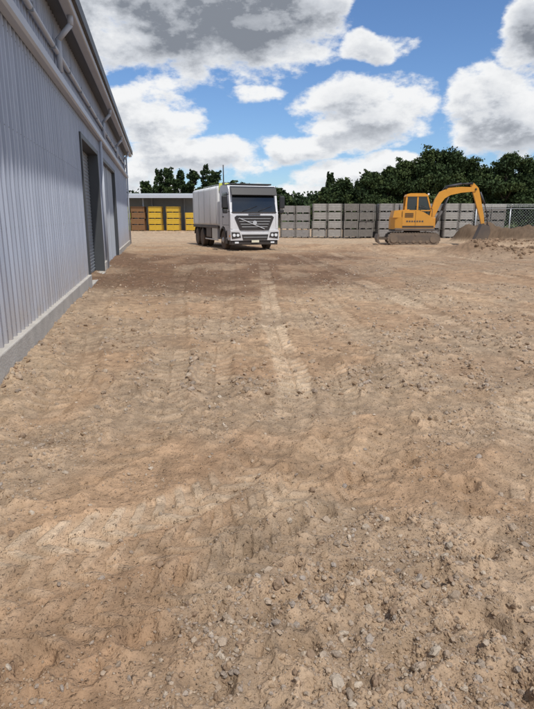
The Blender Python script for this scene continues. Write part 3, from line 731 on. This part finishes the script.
for (x,H,k) in((-24.5,8.5,1),(-21.5,10.4,0),(-19.3,11.8,1),(-17.2,10.6,0),(-15.0,11.4,1),(-12.6,11.8,0),(-10.2,10.8,1),(-7.5,9.2,1),(-4.5,8.4,1),(-1.5,7.6,1),(2.5,7.4,1)):
    if k: broad('broadleaf_tree',x,120+random.uniform(-3,3),H,2.3,.8,.3,G3,.24)
    else: pine('hoop_pine_tree',x,120+random.uniform(-3,3),H,1.9)
s=Soup()
for i in range(190):
    x=random.uniform(-75,24); H=random.uniform(2,7.9)*(1.1 if x<-5 else .95)
    s.leaves((x,126+random.uniform(-3,5),H*.74),(3.0,2.2,2.0),230,.38,random.choice([G1,G3,G2]),.3)
s.done('distant_trees')
s=Soup()
for i in range(260):
    a=random.uniform(-1.0,1.0); d=random.uniform(330,380); s.leaves((d*math.sin(a),d*math.cos(a),random.uniform(2,12)),(12,8,5),120,1.3,(.055,.08,.06),.3)
s.done('wooded_hills')

# ---------------------------------------------------------------- world
SUN_AZ=156.0; SUN_EL=57.0
w=bpy.data.worlds.new('sky'); scene.world=w; w.use_nodes=True
n=w.node_tree.nodes; l=w.node_tree.links; n.clear()
def mth(nodes,links,op,a,b=None,c=None,clamp=False):
    m=nodes.new('ShaderNodeMath'); m.operation=op; m.use_clamp=clamp
    for i,v in enumerate((a,b,c)):
        if v is None: continue
        if isinstance(v,(int,float)): m.inputs[i].default_value=v
        else: links.new(v,m.inputs[i])
    return m.outputs[0]
BL=[(-6,18.0,17,8.0,1.15),(-12,9.2,7.5,3.2,.9),(-6,5.6,10,2.2,.75),(9.3,9.0,7.8,4.0,1.0),(2.5,6.6,5.5,1.9,.85),(21.5,9.0,6.8,5.0,1.05),
    (23.5,14.2,3.8,4.2,.95),(10.0,14.3,4.2,1.6,.8),(12,4.0,14,2.2,.9),(-14,4.0,10,2.4,.85),(0,1.8,70,2.2,.7),(-22,13,9,8,.8),(6,18.2,4,2.4,.85),(-1,10.8,4.5,1.1,.6)]
gr=bpy.data.node_groups.new('cloud_density','ShaderNodeTree')
gr.interface.new_socket('Vec',in_out='INPUT',socket_type='NodeSocketVector')
gr.interface.new_socket('Az',in_out='INPUT',socket_type='NodeSocketFloat')
gr.interface.new_socket('El',in_out='INPUT',socket_type='NodeSocketFloat')
gr.interface.new_socket('D',in_out='OUTPUT',socket_type='NodeSocketFloat')
gn=gr.nodes; gl=gr.links
gi=gn.new('NodeGroupInput'); go=gn.new('NodeGroupOutput')
wz=gn.new('ShaderNodeTexNoise'); wz.inputs['Scale'].default_value=7; wz.inputs['Detail'].default_value=2; gl.new(gi.outputs['Vec'],wz.inputs['Vector'])
sx=gn.new('ShaderNodeSeparateXYZ'); gl.new(wz.outputs['Color'],sx.inputs[0])
az=mth(gn,gl,'ADD',gi.outputs['Az'],mth(gn,gl,'MULTIPLY',mth(gn,gl,'SUBTRACT',sx.outputs[0],.5),9.0))
el=mth(gn,gl,'ADD',gi.outputs['El'],mth(gn,gl,'MULTIPLY',mth(gn,gl,'SUBTRACT',sx.outputs[1],.5),3.5))
acc=None
for (a,e,ra,re,wt) in BL:
    da=mth(gn,gl,'DIVIDE',mth(gn,gl,'SUBTRACT',az,a),ra); de=mth(gn,gl,'DIVIDE',mth(gn,gl,'SUBTRACT',el,e),re)
    q=mth(gn,gl,'ADD',mth(gn,gl,'MULTIPLY',da,da),mth(gn,gl,'MULTIPLY',de,de))
    v=mth(gn,gl,'MULTIPLY',mth(gn,gl,'SUBTRACT',1.0,q,clamp=True),wt)
    acc=v if acc is None else mth(gn,gl,'MAXIMUM',acc,v)
hi=mth(gn,gl,'MULTIPLY',mth(gn,gl,'DIVIDE',mth(gn,gl,'SUBTRACT',gi.outputs['El'],21.0),8.0,clamp=True),.36)
bk_=mth(gn,gl,'MULTIPLY',mth(gn,gl,'DIVIDE',mth(gn,gl,'SUBTRACT',mth(gn,gl,'ABSOLUTE',gi.outputs['Az']),30.0),8.0,clamp=True),.40)
acc=mth(gn,gl,'MAXIMUM',acc,mth(gn,gl,'MAXIMUM',hi,bk_))
mp=gn.new('ShaderNodeMapping'); mp.inputs['Scale'].default_value=(1,1,1.8); gl.new(gi.outputs['Vec'],mp.inputs[0])
nz=gn.new('ShaderNodeTexNoise'); nz.inputs['Scale'].default_value=12; nz.inputs['Detail'].default_value=8; nz.inputs['Roughness'].default_value=.6; gl.new(mp.outputs[0],nz.inputs['Vector'])
d=mth(gn,gl,'ADD',mth(gn,gl,'MULTIPLY',acc,.95),mth(gn,gl,'MULTIPLY',mth(gn,gl,'SUBTRACT',nz.outputs['Fac'],.5),2.0))
d=mth(gn,gl,'SUBTRACT',d,.28)
gl.new(d,go.inputs['D'])
tc=n.new('ShaderNodeTexCoord'); sx=n.new('ShaderNodeSeparateXYZ')
nm=n.new('ShaderNodeVectorMath'); nm.operation='NORMALIZE'; l.new(tc.outputs['Generated'],nm.inputs[0]); l.new(nm.outputs[0],sx.inputs[0])
AZ=mth(n,l,'MULTIPLY',mth(n,l,'ARCTAN2',sx.outputs[0],sx.outputs[1]),180/math.pi)
EL=mth(n,l,'MULTIPLY',mth(n,l,'ARCSINE',sx.outputs[2]),180/math.pi)
def dens(dz,daz,dx):
    g_=n.new('ShaderNodeGroup'); g_.node_tree=gr
    va=n.new('ShaderNodeVectorMath'); va.operation='ADD'; va.inputs[1].default_value=(dx,0,dz*math.pi/180); l.new(nm.outputs[0],va.inputs[0])
    l.new(va.outputs[0],g_.inputs['Vec']); l.new(mth(n,l,'ADD',AZ,daz),g_.inputs['Az']); l.new(mth(n,l,'ADD',EL,dz),g_.inputs['El'])
    return g_.outputs['D']
d0=dens(0,0,0); d1=dens(1.1,0,0)
def mrange(v,a,b,c,dd,smooth=True):
    m=n.new('ShaderNodeMapRange'); m.interpolation_type='SMOOTHSTEP' if smooth else 'LINEAR'
    m.inputs[1].default_value=a;m.inputs[2].default_value=b;m.inputs[3].default_value=c;m.inputs[4].default_value=dd
    l.new(v,m.inputs[0]); return m.outputs[0]
alpha=mrange(d0,-.06,.28,0,1)
sh1=mrange(d1,.0,.95,0,1); sh2=mrange(mth(n,l,'SUBTRACT',d1,d0),-.22,.26,0,1); th=mrange(d0,.02,.8,0,1)
dark=mrange(EL,7,17,.0,.40)
shade=mth(n,l,'ADD',mth(n,l,'ADD',mth(n,l,'MULTIPLY',sh1,.42),mth(n,l,'MULTIPLY',mth(n,l,'MULTIPLY',sh2,th),.46)),mth(n,l,'MULTIPLY',dark,th),clamp=True)
cr=n.new('ShaderNodeValToRGB'); e=cr.color_ramp.elements
e[0].position=0.06; e[0].color=(.93,.94,.95,1); e[1].position=1; e[1].color=(.24,.265,.31,1)
k=cr.color_ramp.elements.new(.45); k.color=(.62,.65,.70,1)
l.new(shade,cr.inputs[0])
sky=n.new('ShaderNodeTexSky'); sky.sky_type='NISHITA'; sky.sun_disc=False; sky.sun_elevation=R(SUN_EL); sky.sun_rotation=R(SUN_AZ)
sky.dust_density=.3; sky.ozone_density=2.5; sky.air_density=1.0
tint=n.new('ShaderNodeVectorMath'); tint.operation='MULTIPLY'; tint.inputs[1].default_value=(.80,.98,1.22); l.new(sky.outputs[0],tint.inputs[0])
ST=.1
sc=n.new('ShaderNodeVectorMath'); sc.operation='SCALE'; sc.inputs['Scale'].default_value=1/ST*.98; l.new(cr.outputs[0],sc.inputs[0])
mx=n.new('ShaderNodeMix'); mx.data_type='RGBA'; l.new(alpha,mx.inputs[0]); l.new(tint.outputs[0],mx.inputs[6]); l.new(sc.outputs[0],mx.inputs[7])
bg=n.new('ShaderNodeBackground'); bg.inputs['Strength'].default_value=ST; l.new(mx.outputs[2],bg.inputs['Color'])
ow=n.new('ShaderNodeOutputWorld'); l.new(bg.outputs[0],ow.inputs['Surface'])

# ---------------------------------------------------------------- sun & camera
sd=bpy.data.lights.new('sun','SUN'); sd.energy=3.3; sd.angle=R(.6); sd.color=(1,.95,.88)
so=bpy.data.objects.new('sun',sd); col.objects.link(so)
a,e=R(SUN_AZ),R(SUN_EL)
so.rotation_euler=Vector((math.sin(a)*math.cos(e),math.cos(a)*math.cos(e),math.sin(e))).to_track_quat('Z','Y').to_euler()
cd=bpy.data.cameras.new('camera'); cam=bpy.data.objects.new('camera',cd); col.objects.link(cam)
cam.location=(0,0,1.6); cam.rotation_euler=(R(90-13.5),0,0)
cd.sensor_fit='VERTICAL'; cd.sensor_height=36; cd.lens=570/709*36; cd.clip_start=.05; cd.clip_end=6000
scene.camera=cam
scene.view_settings.view_transform='Standard'; scene.view_settings.look='None'; scene.view_settings.exposure=0
